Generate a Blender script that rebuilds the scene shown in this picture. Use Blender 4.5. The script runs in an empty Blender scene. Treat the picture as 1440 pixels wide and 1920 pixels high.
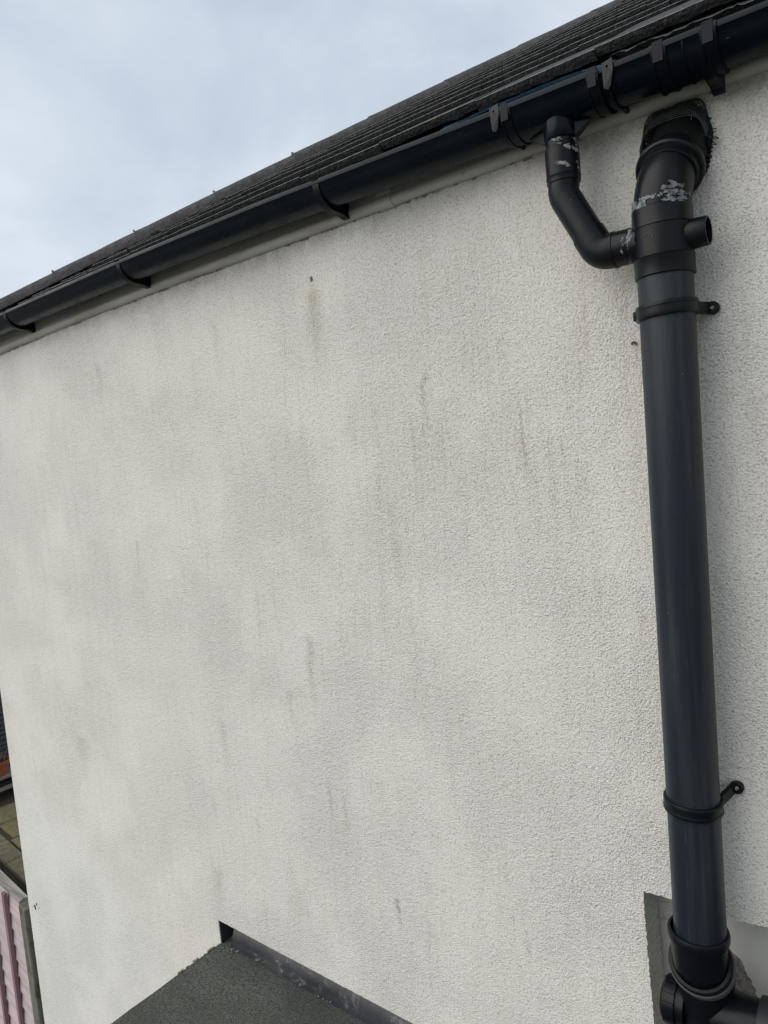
import bpy, bmesh, math, random
from mathutils import Vector, Matrix, noise
from mathutils.geometry import tessellate_polygon
random.seed(7)
R = math.radians
sc = bpy.context.scene
col = sc.collection

# ---------------------------------------------------------------- camera
cd = bpy.data.cameras.new('camera'); cam = bpy.data.objects.new('camera', cd); col.objects.link(cam)
cd.sensor_fit = 'VERTICAL'; cd.sensor_height = 24.0; cd.lens = 24.0*1331/1920
cd.clip_start = 0.02; cd.clip_end = 800
rt = Vector((0.7827353648, 0.6163372391, -0.0863351385))
up = Vector((0.0176244393, 0.1167158025, 0.9930089630))
fw = Vector((-0.6221050778, 0.7787848414, -0.0804949880))
m = Matrix((rt, up, -fw)).transposed().to_4x4(); m.translation = Vector((0, -1.65, 4.0))
cam.matrix_world = m
sc.camera = cam

# ---------------------------------------------------------------- light
SUN_DIR = Vector((-0.66, -0.84, 0.78)).normalized()      # towards the sun
w = bpy.data.worlds.new('World'); sc.world = w; w.use_nodes = True
N = w.node_tree.nodes; L = w.node_tree.links
bg = N['Background']
sky = N.new('ShaderNodeTexSky'); sky.sky_type = 'NISHITA'; sky.sun_disc = False
sky.sun_elevation = math.asin(SUN_DIR.z); sky.sun_rotation = math.atan2(SUN_DIR.x, SUN_DIR.y)
tc = N.new('ShaderNodeTexCoord')
mp = N.new('ShaderNodeMapping'); mp.inputs['Scale'].default_value = (1.0, 1.0, 1.7); mp.inputs['Location'].default_value = (3.1, 0.7, 1.3)
L.new(tc.outputs['Generated'], mp.inputs[0])
n1 = N.new('ShaderNodeTexNoise'); n1.inputs['Scale'].default_value = 2.3; n1.inputs['Detail'].default_value = 7; n1.inputs['Roughness'].default_value = 0.55
n1.inputs['Distortion'].default_value = 0.3
L.new(mp.outputs[0], n1.inputs['Vector'])
rp = N.new('ShaderNodeValToRGB')
e = rp.color_ramp.elements
e[0].position = 0.38; e[0].color = (5.2, 6.1, 7.3, 1)
e[1].position = 0.62; e[1].color = (7.5, 8.15, 8.9, 1)
L.new(n1.outputs[0], rp.inputs[0])
mx = N.new('ShaderNodeMix'); mx.data_type = 'RGBA'; mx.inputs[0].default_value = 0.93
L.new(sky.outputs[0], mx.inputs[6]); L.new(rp.outputs[0], mx.inputs[7])
L.new(mx.outputs[2], bg.inputs[0]); bg.inputs[1].default_value = 0.066

sd = bpy.data.lights.new('sun', 'SUN'); so = bpy.data.objects.new('sun', sd); col.objects.link(so)
sd.energy = 1.5; sd.angle = R(70); sd.color = (1.0, 0.935, 0.85)
so.rotation_euler = SUN_DIR.to_track_quat('Z', 'Y').to_euler()
so.location = (-6, -8, 14)
sc.view_settings.view_transform = 'Standard'; sc.view_settings.look = 'None'
sc.view_settings.exposure = 0.64; sc.view_settings.gamma = 1; sc.view_settings.use_curve_mapping = False

# ---------------------------------------------------------------- material helpers
class NT:
    def __init__(s, name):
        s.m = bpy.data.materials.new(name); s.m.use_nodes = True
        s.N = s.m.node_tree.nodes; s.L = s.m.node_tree.links
        s.b = s.N['Principled BSDF']
        s.co = s.N.new('ShaderNodeTexCoord').outputs['Object']
    def node(s, t, **k):
        n = s.N.new(t)
        for a, v in k.items(): setattr(n, a, v)
        return n
    def map(s, scale=(1, 1, 1), loc=(0, 0, 0), src=None):
        n = s.N.new('ShaderNodeMapping'); n.inputs['Scale'].default_value = scale; n.inputs['Location'].default_value = loc
        s.L.new(src or s.co, n.inputs[0]); return n.outputs[0]
    def noise(s, scale, detail=4, rough=.55, vec=None, dist=0, norm=True):
        n = s.N.new('ShaderNodeTexNoise'); n.inputs['Scale'].default_value = scale; n.inputs['Detail'].default_value = detail
        n.inputs['Roughness'].default_value = rough; n.inputs['Distortion'].default_value = dist
        s.L.new(vec or s.co, n.inputs['Vector']); return n.outputs[0]
    def vor(s, scale, vec=None, feature='F1'):
        n = s.N.new('ShaderNodeTexVoronoi'); n.feature = feature; n.inputs['Scale'].default_value = scale
        s.L.new(vec or s.co, n.inputs['Vector']); return n.outputs[0]
    def ramp(s, src, a, b, ca=(0, 0, 0), cb=(1, 1, 1)):
        n = s.N.new('ShaderNodeValToRGB'); e = n.color_ramp.elements
        e[0].position = a; e[0].color = (*ca, 1); e[1].position = b; e[1].color = (*cb, 1)
        s.L.new(src, n.inputs[0]); return n.outputs[0]
    def math(s, op, a, b=None, c=None, clamp=False):
        n = s.N.new('ShaderNodeMath'); n.operation = op; n.use_clamp = clamp
        for i, v in enumerate((a, b, c)):
            if v is None: continue
            if isinstance(v, (int, float)): n.inputs[i].default_value = v
            else: s.L.new(v, n.inputs[i])
        return n.outputs[0]
    def mr(s, v, a, b, c=0., d=1.):
        n = s.N.new('ShaderNodeMapRange'); n.interpolation_type = 'SMOOTHSTEP'
        for i, x in enumerate((a, b, c, d)): n.inputs[i+1].default_value = x
        s.L.new(v, n.inputs[0]); return n.outputs[0]
    def mix(s, f, a, b, mode='MIX'):
        n = s.N.new('ShaderNodeMix'); n.data_type = 'RGBA'; n.blend_type = mode
        for i, v in ((0, f), (6, a), (7, b)):
            if isinstance(v, (int, float)): n.inputs[i].default_value = v
            elif isinstance(v, tuple): n.inputs[i].default_value = (*v, 1)
            else: s.L.new(v, n.inputs[i])
        return n.outputs[2]
    def bump(s, h, dist, strength=1.0, prev=None):
        n = s.N.new('ShaderNodeBump'); n.inputs['Distance'].default_value = dist; n.inputs['Strength'].default_value = strength
        s.L.new(h, n.inputs['Height'])
        if prev: s.L.new(prev, n.inputs['Normal'])
        return n.outputs[0]
    def out(s, colr, rough=.6, nrm=None, spec=.5, metal=0):
        if isinstance(colr, tuple): s.b.inputs['Base Color'].default_value = (*colr, 1)
        else: s.L.new(colr, s.b.inputs['Base Color'])
        if isinstance(rough, (int, float)): s.b.inputs['Roughness'].default_value = rough
        else: s.L.new(rough, s.b.inputs['Roughness'])
        s.b.inputs['Specular IOR Level'].default_value = spec; s.b.inputs['Metallic'].default_value = metal
        if nrm: s.L.new(nrm, s.b.inputs['Normal'])
        return s.m

def mat_render():
    t = NT('textured_white_render')
    # relief: worm-like float marks with pits
    g1 = t.noise(195, 3, .62, dist=.5); g2 = t.vor(260); g3 = t.noise(330, 2, .6)
    g = t.math('ADD', t.math('MULTIPLY', g1, .75), t.math('ADD', t.math('ADD', t.math('MULTIPLY', g2, .28), t.math('MULTIPLY', t.noise(62, 2, .5), .45)), t.math('MULTIPLY', g3, .20)))
    pit = t.mr(g1, .50, .34)
    sep = t.node('ShaderNodeSeparateXYZ'); t.L.new(t.co, sep.inputs[0]); X, Z = sep.outputs[0], sep.outputs[2]
    broad = t.noise(.9, 3, .5, t.map((1, 1, .45), (3.3, 0, 1.1)))
    base = t.mix(t.mr(broad, .35, .68), (.772, .758, .700), (.760, .742, .680))
    side = t.mr(t.math('ADD', X, t.math('MULTIPLY', broad, 1.2)), -2.6, .2)
    base = t.mix(t.math('MULTIPLY', side, .5), base, (.738, .722, .660))
    clean = t.mr(t.math('ADD', Z, t.math('ADD', t.math('MULTIPLY', X, .38), t.math('MULTIPLY', t.noise(1.6, 3), .25))), 1.02, .80)
    clean = t.math('MULTIPLY', clean, t.mr(X, -2.2, -3.0))
    # run-off: bands at three widths, broken up by the relief and by blotches
    st1 = t.noise(1, 7, .72, t.map((7, 1, .9), (0, 0, 4)), dist=.2)
    st2 = t.noise(1, 7, .78, t.map((24, 1, 1.9), (5, 0, 1)), dist=.25)
    st3 = t.noise(1, 6, .78, t.map((60, 1, 4.6), (2, 0, 9)), dist=.3)
    patch = t.mr(t.noise(2.6, 4, .65, t.map((1.6, 1, .6))), .15, .55)
    s1 = t.mr(st1, .46, .68); s2 = t.math('MULTIPLY', t.mr(st2, .42, .74), patch); s3 = t.math('MULTIPLY', t.mr(st3, .45, .76), patch)
    dirt = t.math('ADD', t.math('MULTIPLY', s1, .04), t.math('ADD', t.math('MULTIPLY', s2, .55), t.math('MULTIPLY', s3, .72)), clamp=True)
    dirt = t.math('MULTIPLY', dirt, t.math('SUBTRACT', 1.0, t.math('MULTIPLY', clean, .9)))
    vd = t.node('ShaderNodeVectorMath', operation='DISTANCE'); t.L.new(t.map((.75, 0, 1)), vd.inputs[0]); vd.inputs[1].default_value = (-1.02*.75, 0, 3.95)
    zone = t.mr(t.math('ADD', vd.outputs['Value'], t.math('MULTIPLY', t.math('SUBTRACT', t.noise(2.6, 4, .65), .5), 1.1)), .80, .10)
    dirt = t.math('MULTIPLY', dirt, t.math('ADD', .72, t.math('MULTIPLY', zone, .18)), clamp=True)
    hi = t.noise(165, 4, .7, t.map((1, 1, .9), (3, 1, 2)))
    spk = t.mr(t.math('ADD', hi, t.math('ADD', t.math('MULTIPLY', dirt, .15), t.math('MULTIPLY', zone, .055))), .57, .70)       # grime grains thicken inside the bands
    c = t.mix(t.math('MULTIPLY', dirt, .30), base, (.50, .435, .32))
    c = t.mix(t.math('MULTIPLY', spk, t.math('ADD', .16, t.math('MULTIPLY', dirt, .52))), c, (.33, .285, .21))
    c = t.mix(t.math('MULTIPLY', clean, .5), c, (.73, .755, .72))
    ST = [(-1.527,4.530,4.268,.034,.55,1),(-1.691,3.412,3.164,.020,.55,1),(-2.336,2.400,2.236,.030,.5,0),(-1.594,2.883,2.758,.010,.6,0),
          (-1.662,2.907,2.775,.008,.6,0),(-1.395,2.595,2.541,.009,.8,0),(-2.780,4.484,4.309,.016,.5,0),(-2.227,3.907,3.744,.018,.4,0),
          (-2.647,3.741,3.584,.014,.5,0),(-1.137,4.216,4.148,.014,.7,0),(-2.005,4.520,4.334,.022,.5,0),(-.885,4.288,4.180,.010,.45,0),
          (-.303,4.056,3.840,.024,.38,1),(-.691,3.949,3.818,.016,.45,0),(-1.838,3.968,3.802,.012,.4,0),(-1.803,3.220,2.974,.016,.5,0),
          (-2.058,2.691,2.586,.012,.5,0),(-1.414,4.125,3.962,.022,.4,0),(-3.307,2.768,2.587,.07,.5,0),(-1.279,3.749,3.573,.018,.45,0),
          (-2.203,3.038,2.784,.026,.45,0),(-.944,2.622,2.576,.010,.5,0),(-1.43,2.98,2.80,.03,.35,0),(-.42,4.25,4.08,.020,.5,1)]
    wob = t.math('MULTIPLY', t.math('SUBTRACT', t.noise(9.0, 5, .7), .5), .10)
    xs = t.math('ADD', X, wob)
    zj = t.math('ADD', Z, t.math('MULTIPLY', t.math('SUBTRACT', t.noise(30, 4, .7), .5), .12))
    for yellow in (0, 1):
        acc = None
        for (x, a, b, wd, k, y) in ST:
            if y != yellow: continue
            dx = t.math('ABSOLUTE', t.math('SUBTRACT', xs, x))
            fx = t.mr(dx, wd*1.9, 0)
            fz = t.math('MULTIPLY', t.mr(zj, b-.14, a-.02), t.mr(zj, a+.02, a-.02))
            v = t.math('MULTIPLY', t.math('MULTIPLY', fx, fz), k)
            acc = v if acc is None else t.math('ADD', acc, v, clamp=True)
        grains = t.mr(t.math('ADD', hi, t.math('MULTIPLY', acc, .24)), .56, .70)
        m_ = t.math('MULTIPLY', acc, t.math('ADD', .08 if not yellow else .30, t.math('MULTIPLY', grains, .80)))
        c = t.mix(m_, c, (.33, .285, .175) if yellow else (.25, .23, .185))
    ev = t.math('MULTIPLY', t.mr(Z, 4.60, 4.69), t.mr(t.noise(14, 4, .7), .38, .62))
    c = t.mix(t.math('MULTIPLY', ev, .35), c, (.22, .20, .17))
    fleck = t.mr(t.noise(80, 3, .6, t.map((1, 1, .8), (7, 3, 1))), .68, .74)
    c = t.mix(t.math('MULTIPLY', fleck, .28), c, (.25, .24, .21))
    c = t.mix(t.math('MULTIPLY', pit, .62), c, (.30, .285, .245))
    amp = t.math('ADD', .55, t.math('MULTIPLY', t.mr(t.noise(2.2, 4, .6), .35, .65), .6))
    nb = t.bump(t.math('MULTIPLY', t.math('SUBTRACT', g, .80), amp), .0066, 1.0)
    nb = t.bump(t.noise(7, 2), .0015, .35, nb)
    return t.out(c, .92, nb, .25)

def mat_simple(name, base, rough, spec=.5, nscale=40, namp=.25, bump=.0, bscale=200, dark=None, metal=0):
    t = NT(name)
    d = dark or tuple(v*.6 for v in base)
    c = t.mix(t.math('MULTIPLY', t.mr(t.noise(nscale, 5, .6), .35, .7), min(1, namp*2)), base, d)
    nb = t.bump(t.noise(bscale, 3), bump, 1.0) if bump else None
    r = t.math('ADD', rough, t.math('MULTIPLY', t.math('SUBTRACT', t.noise(nscale*.7, 4), .5), .3))
    return t.out(c, r, nb, spec, metal)

def mat_pvc(name, base, rough, dust=.35, dustc=(.10, .105, .11), streak=False, scratches=True, spec=.5):
    t = NT(name)
    v = t.map((22, 22, 1.1)) if streak else t.co
    n = t.noise(1 if streak else 9, 6, .62, v)
    c = t.mix(t.math('MULTIPLY', t.mr(n, .42, .72), dust), base, dustc)
    n2 = t.noise(60, 4, .7)
    c = t.mix(t.math('MULTIPLY', t.mr(n2, .60, .78), dust*.55), c, dustc)
    if scratches:
        s = t.noise(1, 2, .5, t.map((190, 190, 14), (1, 5, 3)))
        c = t.mix(t.math('MULTIPLY', t.mr(s, .71, .76), .30), c, tuple(min(1, x*2.2) for x in dustc))
        sp = t.noise(170, 1, .5)
        c = t.mix(t.math('MULTIPLY', t.mr(sp, .80, .83), .4), c, (.35, .36, .36))
    r = t.math('ADD', rough, t.math('MULTIPLY', t.mr(n, .35, .75), .22))
    nb = t.bump(t.noise(7, 2), .003, .25)
    return t.out(c, r, nb, spec)

def mat_tile(name, base, moss, amt, bumpd=.006):
    t = NT(name)
    info = t.node('ShaderNodeObjectInfo').outputs['Random']
    n = t.noise(14, 5, .65)
    c = t.mix(t.mr(n, .38, .70), base, tuple(x*.62 for x in base))
    c = t.mix(t.math('MULTIPLY', t.math('SUBTRACT', info, .5), .35, clamp=True), c, tuple(x*1.5 for x in base))
    ms = t.mr(t.noise(34, 6, .7), .44, .62)
    c = t.mix(t.math('MULTIPLY', ms, amt), c, moss)
    c = t.mix(t.math('MULTIPLY', t.mr(t.noise(120, 3, .6), .62, .72), .5), c, (.20, .20, .17))
    g = t.math('ADD', t.noise(160, 4, .65), t.math('MULTIPLY', t.vor(90), .6))
    return t.out(c, .93, t.bump(g, bumpd, .9), .2)

def mat_felt():
    t = NT('mineral_roofing_felt')
    v = t.vor(420); g = t.noise(330, 2, .6)
    c = t.mix(t.mr(t.noise(210, 4, .8), .38, .62), (.055, .060, .054), (.34, .36, .315))
    c = t.mix(t.mr(t.noise(2.4, 4), .35, .7), c, (.12, .125, .11))
    c = t.mix(t.math('MULTIPLY', t.mr(t.noise(380, 0), .66, .72), .8), c, (.36, .37, .36))
    return t.out(c, .85, t.bump(t.math('ADD', v, g), .003, .9), .3)

def mat_lead():
    t = NT('dark_flashing')
    c = t.mix(t.mr(t.noise(5, 6, .65), .38, .7), (.026, .028, .034), (.048, .048, .055))
    wh = t.math('MULTIPLY', t.mr(t.noise(24, 8, .8, dist=.2), .52, .66), t.mr(t.noise(2.1, 2, vec=t.map((1, 1, 1), (2.6, .4, .3))), .40, .56))
    c = t.mix(t.math('MULTIPLY', wh, .6), c, (.30, .31, .32))
    return t.out(c, .42, t.bump(t.noise(12, 3), .006, .5), .5)

def mat_plaster():
    t = NT('old_painted_plaster')
    vd = t.node('ShaderNodeVectorMath', operation='DISTANCE'); t.L.new(t.map((1, 0, .55)), vd.inputs[0]); vd.inputs[1].default_value = (-.455, 0, 2.60*.55)
    pd = t.math('ADD', vd.outputs['Value'], t.math('MULTIPLY', t.math('SUBTRACT', t.noise(26, 5, .6), .5), .075))
    peel = t.mr(pd, .068, .065)
    spk = t.noise(70, 5, .75)
    c = t.mix(t.mr(t.noise(4, 4), .3, .7), (.58, .57, .53), (.48, .475, .44))
    c = t.mix(t.math('MULTIPLY', t.mr(spk, .62, .70), .45), c, (.16, .14, .11))
    under = t.mix(t.mr(spk, .42, .6), (.26, .25, .23), (.13, .11, .09))
    c = t.mix(peel, c, under)
    wv = t.node('ShaderNodeMixRGB'); wv.blend_type = 'ADD'; wv.inputs[0].default_value = .12; t.L.new(t.co, wv.inputs[1]); cn = t.node('ShaderNodeTexNoise'); cn.inputs['Scale'].default_value = 22; cn.inputs['Detail'].default_value = 5; t.L.new(t.co, cn.inputs['Vector']); t.L.new(cn.outputs['Color'], wv.inputs[2])
    crk = t.mr(t.vor(9, wv.outputs[0], 'DISTANCE_TO_EDGE'), .010, .002)
    c = t.mix(t.math('MULTIPLY', t.math('MULTIPLY', crk, t.mr(t.noise(6, 3), .5, .6)), .6), c, (.12, .11, .10))
    h = t.math('SUBTRACT', t.math('MULTIPLY', t.noise(50, 4), .3), peel)
    return t.out(c, .88, t.bump(h, .003, .9), .25)

def mat_fascia():
    t = NT('weathered_cream_fascia')
    c = t.mix(t.mr(t.noise(1, 4, .6, t.map((3, 8, 14))), .38, .7), (.48, .475, .43), (.36, .345, .295))
    c = t.mix(t.math('MULTIPLY', t.mr(t.noise(26, 6, .75, t.map((1, 1, 2.2))), .58, .70), .55), c, (.17, .13, .085))
    c = t.mix(t.math('MULTIPLY', t.mr(t.noise(110, 3, .7), .66, .74), .6), c, (.10, .08, .06))
    return t.out(c, .7, t.bump(t.noise(30, 5), .003, .5), .35)

def mat_wood(name, a, b, ax=0, scale=2.0, rough=.85, moss=None):
    t = NT(name)
    sc3 = [26*scale/2]*3; sc3[ax] = 1.6
    n = t.noise(1, 5, .65, t.map(tuple(sc3)))
    info = t.node('ShaderNodeObjectInfo').outputs['Random']
    c = t.mix(t.mr(n, .35, .7), a, b)
    c = t.mix(t.math('MULTIPLY', info, .3), c, b)
    if moss: c = t.mix(t.mr(t.noise(9, 5, .7), .5, .64), c, moss)
    return t.out(c, rough, t.bump(n, .003, .6), .25)

M = dict(
    render=mat_render(),
    plaster=mat_plaster(),
    fascia=mat_fascia(),
    gutter=mat_pvc('black_gutter_plastic', (.0016, .0048, .0092), .22, .07, (.012, .020, .028), spec=.15),
    bracket=mat_pvc('black_bracket_plastic', (.0020, .0035, .0080), .30, .08, (.012, .017, .024), scratches=False, spec=.15),
    fitting=mat_pvc('black_pipe_fitting', (.0024, .0036, .0056), .30, .22, (.013, .016, .020), spec=.22),
    pipe=mat_pvc('slate_grey_soil_pipe', (.011, .017, .024), .33, .8, (.040, .046, .052), streak=True, spec=.28),
    lugplastic=mat_simple('faded_black_plastic', (.022, .025, .029), .5, spec=.3),
    rubber=mat_simple('black_rubber', (.004, .0045, .005), .5, spec=.25),
    greyband=mat_simple('dusty_grey_plastic', (.075, .078, .074), .6),
    putty=mat_simple('grey_sealant', (.21, .23, .24), .6, nscale=130, namp=.5, bump=.003, bscale=180, dark=(.035, .040, .044)),
    cement=mat_simple('pale_dry_sealant', (.27, .285, .26), .8, nscale=110, namp=.5, bump=.003, bscale=160, dark=(.07, .07, .07)),
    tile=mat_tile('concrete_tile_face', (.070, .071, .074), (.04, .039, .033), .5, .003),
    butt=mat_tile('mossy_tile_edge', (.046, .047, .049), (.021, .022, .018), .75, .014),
    arris=mat_tile('worn_skylit_arris', (.29, .295, .295), (.06, .06, .055), .7, .002),  # wear, plus the sky light caught along tile edges, put into the colour
    hip=mat_tile('hip_tile_concrete', (.088, .085, .088), (.040, .038, .030), .6, .007),
    clip=mat_simple('dark_clip_metal', (.03, .03, .032), .5),
    mortar=mat_simple('pale_mortar', (.25, .24, .22), .95, bump=.004),
    roughmortar=mat_simple('dark_crumbling_mortar', (.09, .08, .068), .95, nscale=200, namp=.5, dark=(.03, .03, .025), bump=.004),
    shell=mat_simple('brown_shell', (.16, .085, .045), .5, nscale=200),
    membrane=mat_simple('blue_plastic_membrane', (.045, .17, .24), .4, nscale=16, dark=(.015, .06, .09)),
    underlay=mat_simple('torn_black_underlay', (.016, .02, .024), .6, nscale=70, bump=.002),
    underlayedge=mat_simple('frayed_underlay_edge', (.22, .24, .22), .8, nscale=90, namp=.5),
    felt=mat_felt(), lead=mat_lead(),
    dark=mat_simple('dark_cavity_board', (.03, .03, .032), .8),
    steel=mat_simple('screw_steel', (.35, .33, .28), .4, metal=.8, nscale=200),
    mesh=mat_simple('green_plastic_netting', (.012, .023, .021), .6, nscale=60),
    rag=mat_simple('dirty_mesh_scrap', (.035, .038, .032), .9, nscale=60, bump=.003),
    wire=mat_simple('pale_wire', (.10, .12, .115), .6),
    pink=mat_wood('faded_pink_fence_board', (.54, .46, .47), (.38, .31, .32), 0),
    pinkdark=mat_wood('dark_pink_batten', (.27, .17, .19), (.18, .11, .125), 2),  # battens are a darker pink than the boards
    rail=mat_wood('weathered_capping', (.40, .385, .35), (.12, .11, .095), 0),
    post=mat_wood('mossy_concrete_post', (.19, .19, .165), (.10, .10, .08), 2, moss=(.075, .075, .035)),
    slat=mat_wood('dark_stained_slat', (.085, .088, .10), (.050, .052, .062), 1),
    bench=mat_wood('weathered_bench_board', (.30, .27, .23), (.17, .14, .12), 1),
    flag=mat_tile('mossy_stone_flag', (.235, .205, .105), (.11, .10, .045), .6, .004),
    sleeper=mat_wood('dark_wet_sleeper', (.055, .052, .045), (.025, .024, .02), 0),
    coping=mat_simple('worn_coping_stone', (.19, .17, .10), .9, nscale=12, namp=.5, bump=.004),
    terracotta=mat_simple('terracotta', (.36, .105, .045), .8, nscale=30, bump=.002),
    soil=mat_simple('potting_soil', (.03, .022, .016), .95, bump=.006),
    twig=mat_simple('grey_withered_stem', (.16, .15, .13), .9),
    ground=mat_simple('grey_yard_ground', (.22, .21, .19), .95, nscale=2, bump=.006, bscale=60),
    patio=mat_simple('patio_bed', (.07, .065, .045), .95, nscale=8),
    gravel=mat_simple('moss_debris', (.26, .25, .20), .95, nscale=50),
    smudge=mat_simple('dark_chip', (.05, .05, .045), .9),
)

# ---------------------------------------------------------------- geometry helpers
def link(name, bm, mats, parent=None, smooth=False, angle=35):
    me = bpy.data.meshes.new(name); bm.normal_update(); bm.to_mesh(me); bm.free()
    if not isinstance(mats, (list, tuple)): mats = [mats]
    for k in mats: me.materials.append(M[k])
    o = bpy.data.objects.new(name, me); col.objects.link(o)
    if smooth:
        for p in me.polygons: p.use_smooth = True
        try: me.set_sharp_from_angle(angle=R(angle))
        except Exception: pass
    if parent: o.parent = parent
    return o
def empty(name, loc, parent=None):
    o = bpy.data.objects.new(name, None); o.location = loc; o.empty_display_size = .1; col.objects.link(o)
    if parent: o.parent = parent
    bpy.context.view_layer.update()
    return o
def tag(o, label=None, cat=None, group=None, kind=None):
    for k, v in (('label', label), ('category', cat), ('group', group), ('kind', kind)):
        if v: o[k] = v
    return o
def part(name, bm, mats, parent, smooth=False, origin=(0, 0, 0), angle=35, label=None):
    """geometry is given in world metres; child transform undoes the parent's place"""
    o = link(name, bm, mats, None, smooth, angle)
    o.parent = parent
    p = Vector((0, 0, 0)); q = parent
    while q: p += q.location; q = q.parent
    o.location = -p
    if label: o['label'] = label
    return o
def box(bm, a, b, bev=0, mi=0):
    r = bmesh.ops.create_cube(bm, size=1.0)
    c = [(a[i]+b[i])/2 for i in range(3)]; s = [abs(b[i]-a[i]) for i in range(3)]
    for v in r['verts']: v.co = Vector((v.co.x*s[0]+c[0], v.co.y*s[1]+c[1], v.co.z*s[2]+c[2]))
    fs = {f for v in r['verts'] for f in v.link_faces}
    for f in fs: f.material_index = mi
    if bev:
        es = list({e for v in r['verts'] for e in v.link_edges})
        bmesh.ops.bevel(bm, geom=es, offset=bev, segments=1, affect='EDGES')
def obox(bm, c, ax, ay, az, size, mi=0):
    """box at c with unit axes ax, ay, az"""
    vs = []
    for sx in (-.5, .5):
        for sy in (-.5, .5):
            for sz in (-.5, .5):
                vs.append(bm.verts.new(Vector(c)+ax*sx*size[0]+ay*sy*size[1]+az*sz*size[2]))
    for q in ((0, 1, 3, 2), (4, 6, 7, 5), (0, 4, 5, 1), (2, 3, 7, 6), (0, 2, 6, 4), (1, 5, 7, 3)):
        f = bm.faces.new([vs[i] for i in q]); f.material_index = mi
def frames(pts):
    ts = []
    for i in range(len(pts)):
        a = pts[max(0, i-1)]; b = pts[min(len(pts)-1, i+1)]; ts.append((b-a).normalized())
    u = ts[0].orthogonal().normalized(); out = []
    for t in ts:
        u = (u - t*u.dot(t)).normalized(); out.append((t, u, t.cross(u)))
    return out
def tube(bm, pts, rad, seg=40, cap=(True, True), mi=0):
    pts = [Vector(p) for p in pts]; fr = frames(pts)
    if isinstance(rad, (int, float)): rad = [rad]*len(pts)
    rings = []
    for p, (t, u, v), r in zip(pts, fr, rad):
        rings.append([bm.verts.new(p+u*(math.cos(2*math.pi*k/seg)*r)+v*(math.sin(2*math.pi*k/seg)*r)) for k in range(seg)])
    for a, b in zip(rings, rings[1:]):
        for k in range(seg):
            f = bm.faces.new((a[k], a[(k+1) % seg], b[(k+1) % seg], b[k])); f.material_index = mi
    if cap[0]: bm.faces.new(rings[0][::-1]).material_index = mi
    if cap[1]: bm.faces.new(rings[-1]).material_index = mi
def lathe(bm, c, axis, prof, seg=48, mi=0):
    """prof: (distance along axis, radius) list"""
    c = Vector(c); ax = Vector(axis).normalized(); u = ax.orthogonal().normalized(); v = ax.cross(u); rings = []
    for h, r in prof:
        r = max(r, 1e-4)
        rings.append([bm.verts.new(c+ax*h+u*(math.cos(2*math.pi*k/seg)*r)+v*(math.sin(2*math.pi*k/seg)*r)) for k in range(seg)])
    for a, b in zip(rings, rings[1:]):
        for k in range(seg):
            f = bm.faces.new((a[k], a[(k+1) % seg], b[(k+1) % seg], b[k])); f.material_index = mi
def extr(bm, prof, x0, x1, n=1, fn=None, close=True, mi=0, caps=True):
    """profile of (y,z) swept along x from x0 to x1"""
    rings = []
    for i in range(n+1):
        x = x0+(x1-x0)*i/n
        rings.append([bm.verts.new(fn(x, y, z) if fn else (x, y, z)) for y, z in prof])
    k = len(prof)
    for a, b in zip(rings, rings[1:]):
        for i in range(k if close else k-1):
            f = bm.faces.new((a[i], a[(i+1) % k], b[(i+1) % k], b[i])); f.material_index = mi
    if close and caps:
        bm.faces.new(rings[0][::-1]).material_index = mi; bm.faces.new(rings[-1]).material_index = mi
def fixn(bm): bmesh.ops.recalc_face_normals(bm, faces=bm.faces)
def sag(x): return -.011*min(0., x+2.0)**2 if x < -2 else 0.0
def arc(c, r, a0, a1, n): return [(c[0]+r*math.cos(a0+(a1-a0)*i/n), c[1]+r*math.sin(a0+(a1-a0)*i/n)) for i in range(n+1)]
def patch_on_cyl(bm, c, axis, r, h0, h1, a0, a1, thr, scl, seed, thick=.0016, na=120, nh=44, ref=None, soft=.25, thinner=.35):
    """raised irregular smear of sealant on a cylinder (c, axis); only the cells above the threshold exist"""
    c = Vector(c); ax = Vector(axis).normalized()
    u = Vector(ref) if ref else Vector((1, 0, 0)); u = (u-ax*u.dot(ax)).normalized(); v = ax.cross(u)
    val = {}; P = {}
    for i in range(na+1):
        for j in range(nh+1):
            a = a0+(a1-a0)*i/na; h = h0+(h1-h0)*j/nh
            q = noise.fractal(Vector((a*r*scl*.8, h*scl*1.5+a*.8, seed)), .62, 2.2, 6)
            edge = min(i/na, 1-i/na, j/nh, 1-j/nh)/soft
            val[i, j] = q-(1-min(1, edge))*.8
            P[i, j] = (a, h, q)
    V = {}
    def vert(i, j, top):
        k = (i, j, top)
        if k not in V:
            a, h, q = P[i, j]; rr = r+(thick*thinner*(.6+max(0, q)*1.6+random.uniform(0, .25)) if top else -.0005)
            V[k] = bm.verts.new(c+ax*h+(u*math.cos(a)+v*math.sin(a))*rr)
        return V[k]
    cells = {(i, j) for i in range(na) for j in range(nh) if (val[i, j]+val[i+1, j]+val[i, j+1]+val[i+1, j+1])/4 > thr}
    for i, j in cells:
        bm.faces.new((vert(i, j, 1), vert(i+1, j, 1), vert(i+1, j+1, 1), vert(i, j+1, 1)))
        for (di, dj, p, q) in ((-1, 0, (i, j+1), (i, j)), (1, 0, (i+1, j), (i+1, j+1)), (0, -1, (i, j), (i+1, j)), (0, 1, (i+1, j+1), (i, j+1))):
            if (i+di, j+dj) not in cells:
                bm.faces.new((vert(*p, 0), vert(*q, 0), vert(*q, 1), vert(*p, 1)))

# ================================================================= setting
bm = bmesh.new()
bmesh.ops.create_grid(bm, x_segments=24, y_segments=24, size=300)
for v in bm.verts: v.co.z = 0
tag(link('ground', bm, 'ground'), kind='structure')

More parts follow.
